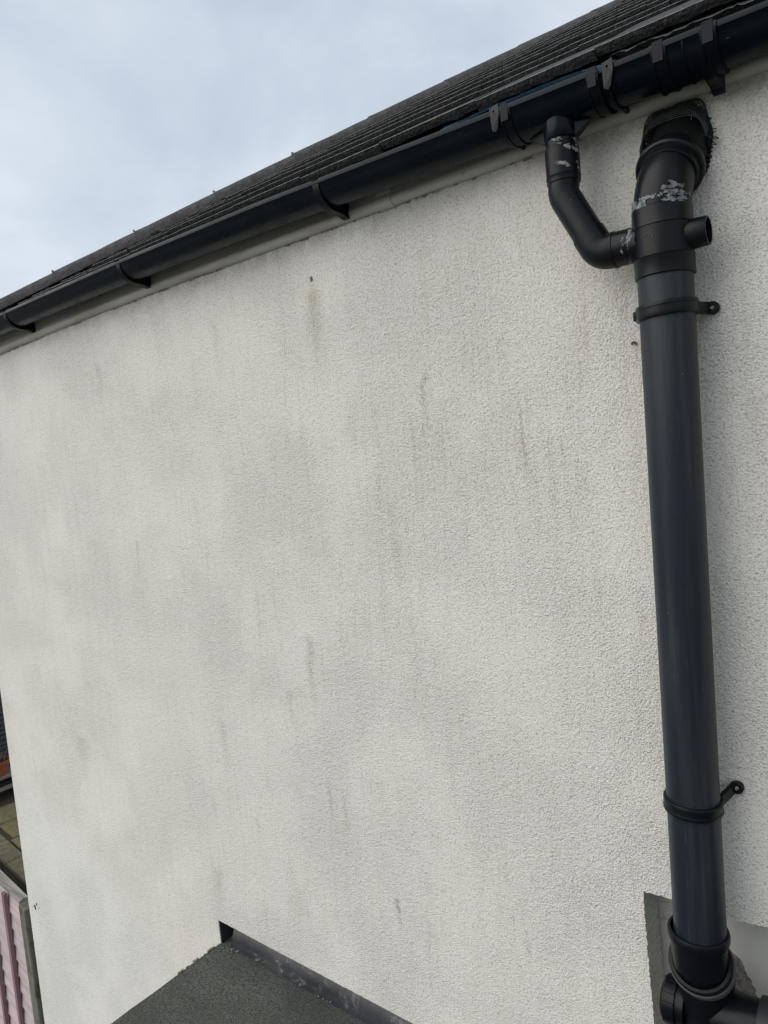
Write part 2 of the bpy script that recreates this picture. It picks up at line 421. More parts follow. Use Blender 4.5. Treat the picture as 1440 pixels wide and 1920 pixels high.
# ================================================================= house
XL, XR, YB = -4.16, 2.6, 7.0
house = tag(empty('house', (XL, 0, 0)), 'rough white rendered house wall with a dark hipped tile roof', 'house')

def ragged(pts, amp, step):
    out = []
    for a, b in zip(pts, pts[1:]):
        n = max(1, int((Vector(b)-Vector(a)).length/step))
        for i in range(n):
            q = Vector(a).lerp(Vector(b), i/n)
            if i: q += Vector((random.uniform(-amp, amp), random.uniform(-amp, amp)))
            out.append((q.x, q.y))
    out.append(pts[-1]); return out
outer = [(XL, 0.02), (XL, 4.72), (XR, 4.72), (XR, 2.885)]
outer += ragged([(XR, 2.885), (-.33, 2.880), (-.40, 2.873), (-.45, 2.878), (-.606, 2.874)], .0016, .006)[1:]
outer += ragged([(-.606, 2.874), (-.603, 2.70), (-.598, 2.50), (-.596, 2.166)], .0018, .006)[1:]
outer += ragged([(-.596, 2.166), (-2.369, 2.166)], .0007, .02)[1:]
outer += ragged([(-2.369, 2.166), (-2.366, 2.045), (-2.366, .02)], .0006, .05)[1:]
hole_big = []
for k in range(60):
    a = 2*math.pi*k/60; c_, s_ = math.cos(a), math.sin(a)
    rr = (abs(c_)**3.4+abs(s_)**3.4)**(-1/3.4)*(1+.07*noise.noise(Vector((c_*2.6, s_*2.6, 3)))+random.uniform(-.025, .025))
    hole_big.append((-.438+.067*rr*c_, min(4.6785, 4.592+.084*rr*s_)))
hole_small = [(-1.524+(.0068+random.uniform(-.001, .001))*math.cos(2*math.pi*k/14), 4.556+(.0095+random.uniform(-.001, .001))*math.sin(2*math.pi*k/14)) for k in range(14)]
def wall_poly(loops, y0, y1, nm, mat, parent):
    bm = bmesh.new()
    L3 = [[Vector((x, 0, z)) for x, z in lp] for lp in loops]
    tri = tessellate_polygon([[Vector((v.x, v.z, 0)) for v in lp] for lp in L3])
    flat = [v for lp in L3 for v in lp]
    F = [bm.verts.new((v.x, y0, v.z)) for v in flat]; B = [bm.verts.new((v.x, y1, v.z)) for v in flat]
    for t in tri:
        try: bm.faces.new([F[i] for i in t]); bm.faces.new([B[i] for i in reversed(t)])
        except ValueError: pass
    o = 0
    for lp in loops:
        n = len(lp)
        for i in range(n):
            a, b = o+i, o+(i+1) % n
            try: bm.faces.new((F[a], F[b], B[b], B[a]))
            except ValueError: pass
        o += n
    fixn(bm)
    return part(nm, bm, mat, parent)
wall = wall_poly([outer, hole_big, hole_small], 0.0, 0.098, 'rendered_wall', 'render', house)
bm = bmesh.new(); box(bm, (XL+.1, .1, .02), (XR-.1, .3, 4.72)); part('inner_wall', bm, 'plaster', house)
bm = bmesh.new(); box(bm, (XL, .1, .02), (XL+.098, YB, 4.72)); part('side_wall', bm, 'render', house)
bm = bmesh.new(); box(bm, (XL+.1, YB-.2, .02), (XR, YB, 4.72)); box(bm, (XR-.098, .1, .02), (XR, YB-.202, 4.72)); part('rear_wall', bm, 'render', house)
# chips and specks that stick to the wall
bm = bmesh.new()
for (x, z, s) in ((-4.08, 1.631, .012), (-4.055, 1.655, .006), (-4.03, 1.64, .004)):
    for k in range(3): obox(bm, (x+random.uniform(-.3, .3)*s, -.001, z+random.uniform(-.8, .8)*s), Vector((1, 0, .4)).normalized(), Vector((0, 1, 0)), Vector((-.4, 0, 1)).normalized(), (s*.7, .004, s*1.1))
part('wall_chip', bm, 'smudge', house, label='dark chipped marks near the corner of the wall')

# fascia with a rounded foot
bm = bmesh.new()
prof = [(.0, 4.681), (-.010, 4.680), (-.019, 4.683), (-.0255, 4.689), (-.0275, 4.697), (-.0245, 4.705), (-.020, 4.709), (-.020, 4.806), (.0, 4.806)]
def fj(x, y, z):
    k = noise.noise(Vector((x*5, 3, 1)))*.0022+noise.noise(Vector((x*31, 3, 1)))*.0009
    return (x, y + (k if z < 4.71 and y < -.001 else 0), z+sag(x)+(k*1.2 if z < 4.70 else 0))
extr(bm, prof, XL-.03, XR, 340, fj); fixn(bm)
fascia = part('fascia_board', bm, 'fascia', house, True, angle=50)
bm = bmesh.new()
extr(bm, [(.0, 4.678), (-.012, 4.677), (-.0215, 4.681), (-.029, 4.688), (-.0305, 4.697), (-.027, 4.706), (-.0225, 4.711), (-.0225, 4.80), (0, 4.80)], -1.232, -1.180, 4, fj); fixn(bm)
part('fascia_joint', bm, 'fascia', house, True)
bm = bmesh.new()   # crumbling bead of old filler between fascia and render
for i in range(260):
    x = XL+(2.9-0)*0+random.uniform(0, 4.3)
    if noise.noise(Vector((x*3.1, 0, 7))) < -.05: continue
    s = random.uniform(.0015, .005)
    obox(bm, (x, -.002-random.uniform(0, .004), 4.6795+sag(x)+random.uniform(-.003, .0015)), Vector((1, 0, random.uniform(-.3, .3))).normalized(), Vector((0, 1, 0)), Vector((0, 0, 1)), (s*2.2, s, s*.7))
o = part('filler_crumbs', bm, 'mortar', house); o['kind'] = 'stuff'
bm = bmesh.new(); box(bm, (XL-.03, .0, 4.722), (XL-.008, YB, 4.80)); part('side_fascia', bm, 'fascia', house)

# ----- roof
PITCH = R(30.6); GA = .345; Y0, Z0 = -.06, 4.832
tp = math.tan(PITCH); XH = -4.22
roof = empty('roof', (0, 0, 0), house); roof.location = Vector((XH, Y0, Z0))-house.location
RIDGE_S = 3.55
bm = bmesh.new()   # deck under the tiles
def rz(y): return Z0-.052+(y-Y0)*tp
ye = .02
A = [(XH+(ye-Y0), ye, rz(ye)), (XR, ye, rz(ye)), (XR, Y0+RIDGE_S, rz(Y0+RIDGE_S)), (XH+RIDGE_S, Y0+RIDGE_S, rz(Y0+RIDGE_S))]
Bk = [(XH+(ye-Y0), YB+.05, rz(ye)), (XR, YB+.05, rz(ye))]
vv = [bm.verts.new((x, y, z+sag(x))) for x, y, z in A+Bk]
bm.faces.new((vv[0], vv[1], vv[2], vv[3])); bm.faces.new((vv[0], vv[3], vv[4])); bm.faces.new((vv[3], vv[2], vv[5], vv[4])); bm.faces.new((vv[1], vv[5], vv[2])); bm.faces.new((vv[0], vv[4], vv[5], vv[1]))
fixn(bm); part('roof_deck', bm, 'dark', roof)

TW, TL, TT = .298, .41, .0185
def tile_mesh(seed, cutx=None, bend=0):
    """flat concrete tile: origin at the lower edge's top arris middle, lies along +y; cut by the vertical hip plane if asked"""
    rnd = random.Random(seed); bm = bmesh.new(); n = 10
    hw = TW/2; cols = []
    for i in range(n+1):
        x = -hw+TW*i/n; j = rnd.uniform(-.0018, .0018); k = rnd.uniform(-.0030, .0020)
        e = .0035 if i in (0, n) else 0
        cols.append([bm.verts.new((x, .0012+j+e*.5, 0)), bm.verts.new((x, 0+j, -.0009)), bm.verts.new((x, .001+j+rnd.uniform(-.002, .001), -TT*.55)),
                     bm.verts.new((x, .004+j, -TT-.003+k)), bm.verts.new((x, TL, -TT)), bm.verts.new((x, TL, 0))])
    for a, b in zip(cols, cols[1:]):
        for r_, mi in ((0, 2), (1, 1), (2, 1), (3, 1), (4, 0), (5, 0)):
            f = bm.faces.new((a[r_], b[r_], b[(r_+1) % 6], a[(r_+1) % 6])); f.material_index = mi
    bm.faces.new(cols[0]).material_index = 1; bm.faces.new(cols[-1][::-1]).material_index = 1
    fixn(bm)
    if cutx is not None:
        # hip plane in tile space: x = cutx + y*cos(tilt)
        g = bm.verts[:]+bm.edges[:]+bm.faces[:]
        bmesh.ops.bisect_plane(bm, geom=g, plane_co=(cutx, 0, 0), plane_no=Vector((-1, .87, 0)).normalized(), clear_outer=True)
    return bm
def mesh_from(bm, name, mats):
    me = bpy.data.meshes.new(name); bm.normal_update(); bm.to_mesh(me); bm.free()
    for k in mats: me.materials.append(M[k])
    return me
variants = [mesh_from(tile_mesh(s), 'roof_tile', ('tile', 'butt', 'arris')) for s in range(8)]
rpos = Vector((XH, Y0, Z0))
rows = 11
for k in range(rows):
    yk = Y0+k*GA*math.cos(PITCH); zk = Z0+k*GA*math.sin(PITCH)
    hipx = XH+(yk-Y0)
    x = -4.40+(.5*.3 if k % 2 else 0)+.07
    tilt = R(27.75)
    while x < 1.35:
        if x+TW/2 > hipx+.02:
            cut = None
            if x-TW/2 < hipx+TL: cut = hipx-x
            if cut is not None:
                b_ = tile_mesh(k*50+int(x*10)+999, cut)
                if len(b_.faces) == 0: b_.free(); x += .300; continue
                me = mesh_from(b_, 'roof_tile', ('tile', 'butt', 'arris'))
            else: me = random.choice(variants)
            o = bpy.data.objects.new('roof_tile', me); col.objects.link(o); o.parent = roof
            j = random.uniform(-.0016, .0016)
            lift = 0
            tl = tilt
            if k == 0:
                tl = R(27.5+1.6*min(1, max(0, (x+1.45)/.9)))
            o.location = Vector((x, yk+random.uniform(-.003, .003), zk+j+sag(x)))-rpos
            o.rotation_euler = (tl+R(random.uniform(-.10, .12)), R(random.uniform(-.12, .12)), R(random.uniform(-.25, .25)))
        x += .300
# left slope in courses, one part (its face is turned away)
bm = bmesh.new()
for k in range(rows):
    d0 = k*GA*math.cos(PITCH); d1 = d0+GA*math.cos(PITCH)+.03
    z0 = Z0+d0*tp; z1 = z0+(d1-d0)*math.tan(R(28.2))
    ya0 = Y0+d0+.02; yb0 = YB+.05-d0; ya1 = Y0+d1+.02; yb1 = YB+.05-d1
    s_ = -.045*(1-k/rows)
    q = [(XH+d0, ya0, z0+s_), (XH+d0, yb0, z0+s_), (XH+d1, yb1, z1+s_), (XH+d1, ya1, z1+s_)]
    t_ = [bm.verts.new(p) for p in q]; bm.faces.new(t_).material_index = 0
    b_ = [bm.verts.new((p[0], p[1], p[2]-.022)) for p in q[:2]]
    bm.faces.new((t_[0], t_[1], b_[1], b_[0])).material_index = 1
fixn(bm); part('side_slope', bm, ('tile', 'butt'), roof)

# hip tiles: half-round, laid up the hip, each with its clip
hd = Vector((1, 1, tp)).normalized(); hside = Vector((1, -1, 0)).normalized(); hup = hside.cross(hd).normalized()
if hup.z < 0: hup = -hup
HL = .487
def hip_mesh(seed, L_=HL+.004):
    rnd = random.Random(seed); bm = bmesh.new(); n = 14; m_ = 6; rings = []
    for i in range(m_+1):
        y = L_*i/m_; sc_ = 1.0-.035*i/m_
        ring = []
        for j in range(n+1):
            a = math.pi*(j/n); jit = rnd.uniform(-.0012, .0012)
            ring.append((math.cos(a)*.122*sc_, y+(rnd.uniform(-.002, .002) if i in (0, m_) else 0), math.sin(a)*.088*sc_-.040+jit))
        inner = [(p[0]*.86, p[1], (p[2]+.040)*.80-.040) for p in ring]
        rings.append(([bm.verts.new(p) for p in ring], [bm.verts.new(p) for p in inner]))
    for (a, ai), (b, bi) in zip(rings, rings[1:]):
        for j in range(n):
            bm.faces.new((a[j], a[j+1], b[j+1], b[j])); bm.faces.new((ai[j+1], ai[j], bi[j], bi[j+1]))
        bm.faces.new((a[0], b[0], bi[0], ai[0])); bm.faces.new((a[n], ai[n], bi[n], b[n]))
    for rg in (rings[0], rings[-1]):
        for j in range(n): bm.faces.new((rg[0][j], rg[1][j], rg[1][j+1], rg[0][j+1]))
    fixn(bm); return bm
hv = [hip_mesh(s) for s in (1, 2, 3)]
hme = []
for b_ in hv:
    me = bpy.data.meshes.new('hip_tile'); b_.to_mesh(me); b_.free(); me.materials.append(M['hip'])
    for p in me.polygons: p.use_smooth = True
    try: me.set_sharp_from_angle(angle=R(40))
    except Exception: pass
    hme.append(me)
cm = bmesh.new()   # wire clip that holds the joint
tube(cm, [(-.02, 0, .040), (-.016, .0, .043), (0, 0, .045), (.016, 0, .043), (.02, 0, .038)], .0035, 8)
tube(cm, [(.0, -.02, .043), (.0, 0, .046), (0, .02, .043)], .003, 8)
tube(cm, [(.05, .004, .050), (.075, .006, .036), (.088, .008, .02)], .006, 8)
clip_me = mesh_from(cm, 'hip_clip', ('clip',))
mm_ = bmesh.new()
for i in range(14):
    a = R(10+160*i/13); s = random.uniform(.006, .013)
    obox(mm_, (math.cos(a)*.112, .002+random.uniform(-.004, .004), math.sin(a)*.080-.040), Vector((1, 0, 0)), Vector((0, 1, 0)), Vector((0, 0, 1)), (s, .010, s))
mort_me = mesh_from(mm_, 'hip_mortar', ('mortar',))
Rm = Matrix((hside, hd, hup)).transposed()
nh = 11
s_len = 1/hd.x   # length along hip per metre of plan x
for i in range(nh):
    d = -.24+i*HL*.985
    p = Vector((XH, Y0, Z0-.005))+hd*d
    p.z += sag(p.x)*.9-.019*(p.x-XH-.95)
    if p.x > XH+RIDGE_S: break
    o = bpy.data.objects.new('hip_tile', hme[i % 3]); col.objects.link(o); o.parent = roof
    o.location = p-rpos; dz = sag((p+hd*HL).x)*.9-sag(p.x)*.9-.019*HL*hd.x
    hd2 = (hd+Vector((0, 0, dz/HL))).normalized(); hu2 = hside.cross(hd2).normalized()
    if hu2.z < 0: hu2 = -hu2
    Rl = Matrix((hside, hd2, hu2)).transposed()
    o.rotation_euler = (Rl @ Matrix.Rotation(R(random.uniform(-2.5, 2.5)), 3, 'Y')).to_euler()
    if i:
        for me, nm in ((clip_me, 'hip_clip'), (mort_me, 'hip_mortar')):
            if nm == 'hip_clip' and i > 5: continue
            c = bpy.data.objects.new(nm, me); col.objects.link(c); c.parent = roof; c.location = o.location-(hup*.0045 if nm == 'hip_clip' else hup*0); c.rotation_euler = o.rotation_euler
# ridge beyond the hip
bm = bmesh.new()
pz = Z0+RIDGE_S*tp
for i in range(9):
    tube(bm, [(XH+RIDGE_S+i*.46-.02, Y0+RIDGE_S, pz-.02), (XH+RIDGE_S+i*.46+.43, Y0+RIDGE_S, pz-.02)], [.115, .108], 20)
part('ridge_cap', bm, 'hip', roof)
# bedding mortar along the hip foot
bm = bmesh.new()
for i in range(260):
    d = random.uniform(-.05, 4.2); q = Vector((XH, Y0, Z0-.026))+hd*d+hside*random.uniform(.100, .118); q.z += sag(q.x)-.020-.019*max(0, q.x-XH-.95)
    s = random.uniform(.004, .012); obox(bm, q, hside, hd, hup, (s, s*1.8, s*.8))
o = part('hip_bedding', bm, 'butt', roof); o['kind'] = 'stuff'

# membrane and torn underlay that come down into the gutter
def strip(name, x0, x1, prof, mats, ragged_amp, n, parent, seed, edge=None, xf=None):
    bm = bmesh.new(); rr = []
    for i in range(n+1):
        x = x0+(x1-x0)*i/n
        j = noise.fractal(Vector((x*14, seed, 0)), .8, 2, 5)*ragged_amp
        k = xf((x-x0)/(x1-x0)) if xf else 1
        ring = []
        for q, (y, z) in enumerate(prof):
            t_ = q/(len(prof)-1)
            ring.append(bm.verts.new((x, y*1+(0 if q == 0 else 0), prof[0][1]+(z-prof[0][1])*(1 if q == 0 else k)+j*t_+sag(x)+gutz(x))))
        rr.append(ring)
    for a, b in zip(rr, rr[1:]):
        for q in range(len(prof)-1):
            f = bm.faces.new((a[q], a[q+1], b[q+1], b[q])); f.material_index = 1 if (edge and q == len(prof)-2) else 0
    bmesh.ops.solidify(bm, geom=bm.faces[:], thickness=.0012)
    return part(name, bm, mats, parent, True)
def gutz(x):   # the gutter runs slightly down towards the outlet
    P_ = [(-4.6, 4.767), (-3.28, 4.768), (-2.33, 4.770), (-1.58, 4.764), (-.74, 4.743), (-.234, 4.735), (3.0, 4.735)]
    for (a, za), (b, zb) in zip(P_, P_[1:]):
        if x <= b: return za+(zb-za)*(x-a)/(b-a)-4.752
    return P_[-1][1]-4.752

# ================================================================= gutter
gutter = tag(empty('gutter', (-4.3, -.089, 4.70)), 'long black half round gutter fixed under the tiles on the cream fascia', 'gutter')
GY, GR = -.0885, .0565   # centre line, outer radius ; lip height = 4.752+gutz
def gp(r0, r1, a0=180, a1=360, n=22):
    """closed half-ring profile with a small lip bead"""
    o_ = [(GY+r1*math.cos(R(a)), 4.752+r1*math.sin(R(a))) for a in [a0+(a1-a0)*i/n for i in range(n+1)]]
    i_ = [(GY+r0*math.cos(R(a)), 4.752+r0*math.sin(R(a))) for a in [a1+(a0-a1)*i/n for i in range(n+1)]]
    return o_, i_
def gf(x, y, z): return (x, y, z+gutz(x)+sag(x)*.35)
def channel(name, x0, x1, r0, r1, parent, mats='gutter', top=.0, bead=True, a0=180, a1=360, n=None):
    bm = bmesh.new(); o_, i_ = gp(r0, r1, a0, a1)
    if bead:
        o_ = [(GY-r1-.0035, 4.752-.006), (GY-r1-.0045, 4.752+.001), (GY-r1-.001, 4.752+.0045)][::-1][:0]+o_
        o_ = [(GY-r0-.0005, 4.752+.005), (GY-r1-.003, 4.752+.005), (GY-r1-.0045, 4.752+.001), (GY-r1-.0035, 4.752-.006), (GY-r1-.0005, 4.752-.008)]+o_[3:]
    prof = o_+i_[:-1]
    n = n or max(1, int((x1-x0)/.05))
    extr(bm, prof, x0, x1, n, gf); fixn(bm)
    return part(name, bm, mats, parent, True, angle=40)
channel('gutter_channel', -4.36, -.405, .0535, .0565, gutter)
channel('gutter_channel', -.400, 2.6, .0535, .0565, gutter)
# return round the corner
bm = bmesh.new()
for (xx0, yy0, yy1) in ((XL-.0885, -.03, YB),):
    prof = gp(.0535, .0565); pr_ = prof[0]+prof[1]
    rings = [[bm.verts.new((xx0+(y-GY), yq, z-.012)) for y, z in pr_] for yq in (yy0, yy1)]
    k_ = len(pr_)
    for i in range(k_): bm.faces.new((rings[0][i], rings[0][(i+1) % k_], rings[1][(i+1) % k_], rings[1][i]))
    bm.faces.new(rings[0]); bm.faces.new(rings[1])
fixn(bm); part('gutter_return', bm, 'gutter', gutter, True)

def bracket(name, xc, wd=.020, r1=.0605, pad=True, label=None):
    br = bmesh.new(); g = 4.752
    # crescent strap: from the front lip under the channel, thickening to the fascia foot
    o_ = []; i_ = []
    n = 22
    for i in range(n+1):
        a = R(180+i*(92/n)); th = .0022+.009*(i/n)**1.5
        o_.append((GY+(.0567+th)*math.cos(a), g+(.0567+th)*math.sin(a)))
    for i in range(n+1):
        a = R(180+i*(142/n)); i_.append((GY+.0567*math.cos(a), g+.0567*math.sin(a)))
    foot = [(-.062, g-.0690), (-.045, g-.0715), (-.0315, g-.0765), (-.0225, g-.0765), (-.0225, g-.024), (-.030, g-.024)]
    prof = [(GY-.0535, g+.0075), (GY-.063, g+.0075)]+o_[1:]+foot+i_[::-1]
    # simple robust polygon: hook + outer + foot + inner
    extr(br, prof, xc-wd/2, xc+wd/2, 1, gf)
    fixn(br)
    bk = part(name, br, 'bracket', gutter, False)
    if label: bk['label'] = label
    return bk
for xb in (-5.2+.0, -3.235, -2.326, -1.342): 
    if xb > -4.3: bracket('gutter_bracket', xb, .022)
bracket('gutter_bracket', -.345, .022)
bracket('gutter_bracket', .60, .022); bracket('gutter_bracket', 1.55, .022)

def union_clip(xc, wd=.030, r1=.0625, ext=True):
    """raised band with ribs and a hooked strap over the lip"""
    g = 4.752
    channel('gutter_union_band', xc-wd/2, xc+wd/2, .0572, r1, gutter, 'bracket', bead=False, n=1)
    for dx in (-wd/2+.002, wd/2-.002):
        channel('band_rib', xc+dx-.0018, xc+dx+.0018, .0572, r1+.0022, gutter, 'bracket', bead=False, n=1)
    bm = bmesh.new()
    box(bm, (xc-wd*.36, GY-.0655, g-.030+gutz(xc)), (xc+wd*.36, GY-.0625, g+.009+gutz(xc)), .0008)
    box(bm, (xc-wd*.36, GY-.0640, g+.0055+gutz(xc)), (xc+wd*.36, GY-.050, g+.0095+gutz(xc)), .0008)
    part('strap_hook', bm, 'bracket', gutter)
def lug(xc, sgn):
    """fixing ear with a screw hole beside the outlet's clip"""
    g = 4.752+gutz(xc); bm = bmesh.new()
    pts = [(-.010, .008), (.012, .012), (.0125, -.012), (.004, -.036), (-.002, -.042), (-.010, -.038)]
    F = []
    hc = (.001, -.001); hr = .0026
    outer_ = [Vector((xc+sgn*a, b, 0)) for a, b in pts]
    hole_ = [Vector((xc+sgn*hc[0]+hr*math.cos(2*math.pi*k/10), hc[1]+hr*math.sin(2*math.pi*k/10), 0)) for k in range(10)]
    tri = tessellate_polygon([outer_, hole_]); fl = outer_+hole_
    def yy(b): return GY-.0655+max(0, -b-.012)*.30
    A_ = [bm.verts.new((v.x, yy(v.y), g+v.y)) for v in fl]; B_ = [bm.verts.new((v.x, yy(v.y)+.003, g+v.y)) for v in fl]
    for t_ in tri:
        bm.faces.new([A_[i] for i in t_]); bm.faces.new([B_[i] for i in reversed(t_)])
    for o0, n_ in ((0, len(outer_)), (len(outer_), 10)):
        for i in range(n_):
            a, b = o0+i, o0+(i+1) % n_; bm.faces.new((A_[a], A_[b], B_[b], B_[a]))
    fixn(bm); part('fixing_lug', bm, 'lugplastic', gutter)
# running outlet
OX = -.655
outlet = channel('running_outlet', -.770, -.545, .0570, .0612, gutter, 'gutter', n=8)
bm = bmesh.new()
g0 = 4.752+gutz(OX)
lathe(bm, (OX, GY, g0), (0, 0, -1), [(.030, .0400), (.0600, .0385), (.086, .0375), (.0875, .0365), (.0875, .030)], 40)
# side webs
for s_ in (-1, 1):
    v_ = [(OX+s_*.034, GY-.012, g0-.055), (OX+s_*.075, GY-.003, g0-.0605), (OX+s_*.034, GY-.012, g0-.088), (OX+s_*.034, GY+.012, g0-.055), (OX+s_*.075, GY+.003, g0-.0605), (OX+s_*.034, GY+.012, g0-.088)]
    q = [bm.verts.new(p) for p in v_]
    bm.faces.new(q[:3]); bm.faces.new(q[3:][::-1]); bm.faces.new((q[1], q[4], q[5], q[2])); bm.faces.new((q[0], q[3], q[4], q[1]))
fixn(bm); part('outlet_spigot', bm, 'gutter', gutter, True)
union_clip(-.757, .026); union_clip(-.556, .026)
lug(-.783, 1); lug(-.524, 1)
# straps beside each lug run under the gutter to the fascia
for xx in (-.776, -.528):
    bm = bmesh.new(); g = 4.752
    o_ = [(GY+(.0572+.0045)*math.cos(R(a)), g+(.0572+.0045)*math.sin(R(a))) for a in range(215, 306, 6)]
    i_ = [(GY+.0572*math.cos(R(a)), g+.0572*math.sin(R(a))) for a in range(305, 214, -6)]
    extr(bm, o_+[(-.0215, g-.052), (-.0215, g-.040)]+i_, xx-.004, xx+.004, 1, gf); fixn(bm); part('gutter_strap', bm, 'bracket', gutter)
# union joint at right
channel('gutter_union', -.440, -.318, .0570, .0605, gutter, 'gutter', n=4)
union_clip(-.424, .028); union_clip(-.334, .028)
channel('band_rib', -.3815, -.3785, .0572, .0622, gutter, 'bracket', bead=False, n=1)

strip('blue_membrane', -.97, -.535, [(-.035, 4.815), (-.058, 4.808), (-.078, 4.799), (-.096, 4.7875), (-.112, 4.7805), (-.126, 4.7785)], ('membrane',), .0015, 40, house, 5,
      xf=lambda t: 1.0+.45*max(0, 1-t/.45)**1.5+.5*max(0, (t-.85)/.15))
strip('torn_underlay', -.53, 1.3, [(-.030, 4.812), (-.075, 4.803), (-.100, 4.795), (-.112, 4.787), (-.1135, 4.7855)], ('underlay', 'underlayedge'), .010, 260, house, 11, edge=True)

# sealant dabs on the outlet
bm = bmesh.new()
patch_on_cyl(bm, (-.70, GY, 4.752), (1, 0, 0), .0617, -.02, .06, R(200), R(235), .20, 60, 3, thick=.0008, na=40, nh=40, ref=(0, 1, 0))
part('sealant_smear', bm, 'cement', gutter)

# ================================================================= rainwater downpipe
down = tag(empty('downpipe', (OX, GY, 4.54)), 'thin black downpipe cranked from the gutter outlet to the soil stack', 'downpipe')
PR = .034
DX = -.657
def pathfillet(pts, rad, n=8):
    pts = [Vector(p) for p in pts]; out = [pts[0]]
    for a, b, c in zip(pts, pts[1:], pts[2:]):
        d1 = (a-b).normalized(); d2 = (c-b).normalized(); ang = d1.angle(d2); t_ = rad/math.tan(ang/2)
        p1 = b+d1*t_; p2 = b+d2*t_; cen = b+(d1+d2).normalized()*(rad/math.sin(ang/2))
        for i in range(n+1):
            v_ = (p1-cen).lerp(p2-cen, i/n).normalized()*rad; out.append(cen+v_)
    out.append(pts[-1]); return out
p_top = Vector((DX, GY, 4.672)); p_e1 = Vector((DX-.003, GY, 4.542)); p_e2 = Vector((-.583, GY, 4.394)); p_end = Vector((-.500, GY, 4.394))
bm = bmesh.new(); tube(bm, [p_top, (DX+.003, GY, 4.562)], PR-.0005, 40); part('pipe', bm, 'fitting', down, True)
bm = bmesh.new(); lathe(bm, (DX+.001, GY, 4.636), (0, 0, -1), [(-.002, PR+.0002), (0, PR+.003), (.030, PR+.0036), (.058, PR+.0030), (.060, PR+.0045), (.064, PR+.003), (.072, PR+.0028), (.0735, PR)], 44); part('collar', bm, 'fitting', down, True, angle=30)
bm = bmesh.new(); tube(bm, pathfillet([(DX+.003, GY, 4.573), p_e1, p_e1.lerp(p_e2, .22)], .042, 3), PR, 44); part('bend', bm, 'fitting', down, True)
bm = bmesh.new(); tube(bm, [p_e1.lerp(p_e2, .215), p_e1.lerp(p_e2, .84)], PR, 40); part('pipe', bm, 'fitting', down, True)
dd = (p_e2-p_e1).normalized()
bm = bmesh.new(); tube(bm, pathfillet([p_e2-dd*.052, p_e2, p_e2+Vector((.032, 0, 0))], .036, 12), PR+.0026, 44); part('bend', bm, 'fitting', down, True)
bm = bmesh.new(); lathe(bm, p_e2+Vector((.029, 0, 0)), (1, 0, 0), [(-.002, PR+.002), (0, PR+.0045), (.006, PR+.0045), (.008, PR+.0028), (.040, PR+.0026), (.0415, PR)], 44); part('collar', bm, 'fitting', down, True, angle=30)
bm = bmesh.new(); tube(bm, [p_e2+Vector((.03, 0, 0)), p_end], PR-.001, 40); part('pipe', bm, 'fitting', down, True)
# smears of sealant
bm = bmesh.new()
patch_on_cyl(bm, (DX+.001, GY, 4.60), (0, 0, 1), PR+.0037, -.024, .004, R(-95), R(15), -.02, 55, 1.5, ref=(1, 0, 0), soft=.35)
patch_on_cyl(bm, (DX+.001, GY, 4.62), (0, 0, 1), PR+.0037, -.006, .020, R(-75), R(25), .16, 70, 9.5, ref=(1, 0, 0), soft=.3)
part('sealant', bm, 'cement', down)
bm = bmesh.new()
patch_on_cyl(bm, (DX+.001, GY, 4.642), (0, 0, 1), PR+.0008, -.010, .014, R(-115), R(25), .05, 60, 4.5, ref=(1, 0, 0), soft=.3)
part('sealant', bm, 'putty', down); bm = bmesh.new()
patch_on_cyl(bm, (p_end.x-.012, GY, p_end.z), (1, 0, 0), PR+.0006, -.018, .020, R(0), R(360), -.22, 60, 8.3, thick=.0040, ref=(0, 0, 1), soft=.10)
part('sealant', bm, 'putty', down)

# ================================================================= soil stack
SX, SY, SR = -.4515, -.085, .055
stack = tag(empty('soil_pipe', (SX, SY, 2.6)), 'thick slate grey and black soil pipe running down the wall', 'pipe')
bm = bmesh.new(); tube(bm, [(SX, SY, 2.84), (SX, SY, 3.1), (SX, SY, 3.5), (SX, SY, 4.0), (SX, SY, 4.34)], SR, 64); part('pipe', bm, 'pipe', stack, True)
bm = bmesh.new()
lathe(bm, (SX, SY, 4.315), (0, 0, 1), [(0, SR), (0, SR+.0035), (.0015, SR+.0045), (.036, SR+.0045), (.038, SR+.0055), (.040, SR+.0036), (.098, SR+.0036), (.0995, SR+.0055), (.102, SR+.0045), (.136, SR+.0042), (.1385, SR+.001)], 72)
part('boss_fitting', bm, 'fitting', stack, True, angle=30)
bm = bmesh.new()   # open side boss
lathe(bm, (SX, SY, 4.388), (1, 0, 0), [(.030, .0305), (.056, .0300), (.0875, .0285), (.0885, .0280), (.0885, .0245), (.0500, .0240), (.0495, .0001)], 44)
part('open_boss', bm, 'fitting', stack, True, angle=30)
bm = bmesh.new(); lathe(bm, (SX, SY, 4.392), (-1, 0, 0), [(.045, .041), (.060, .0395), (.062, .038), (.062, .034)], 44); part('side_boss', bm, 'fitting', stack, True, angle=30)
# round moulding mark
bm = bmesh.new()
def on_stack(a, h, r): return Vector((SX+r*math.cos(a), SY+r*math.sin(a), h))
for rr_, w_ in ((.0095, .0024), (.0035, .0018)):
    prev = None; first = None
    for k in range(28):
        th = 2*math.pi*k/28
        a_ = R(-102)+math.cos(th)*rr_/SR; b_ = R(-102)+math.cos(th)*(rr_-w_)/SR
        v1 = bm.verts.new(on_stack(a_, 4.390+math.sin(th)*rr_, SR+.0044)); v2 = bm.verts.new(on_stack(b_, 4.390+math.sin(th)*(rr_-w_), SR+.0044))
        if prev: bm.faces.new((prev[0], v1, v2, prev[1]))
        else: first = (v1, v2)
        prev = (v1, v2)
    bm.faces.new((prev[0], first[0], first[1], prev[1]))
bmesh.ops.solidify(bm, geom=bm.faces[:], thickness=.0008)
part('moulded_mark', bm, 'greyband', stack)
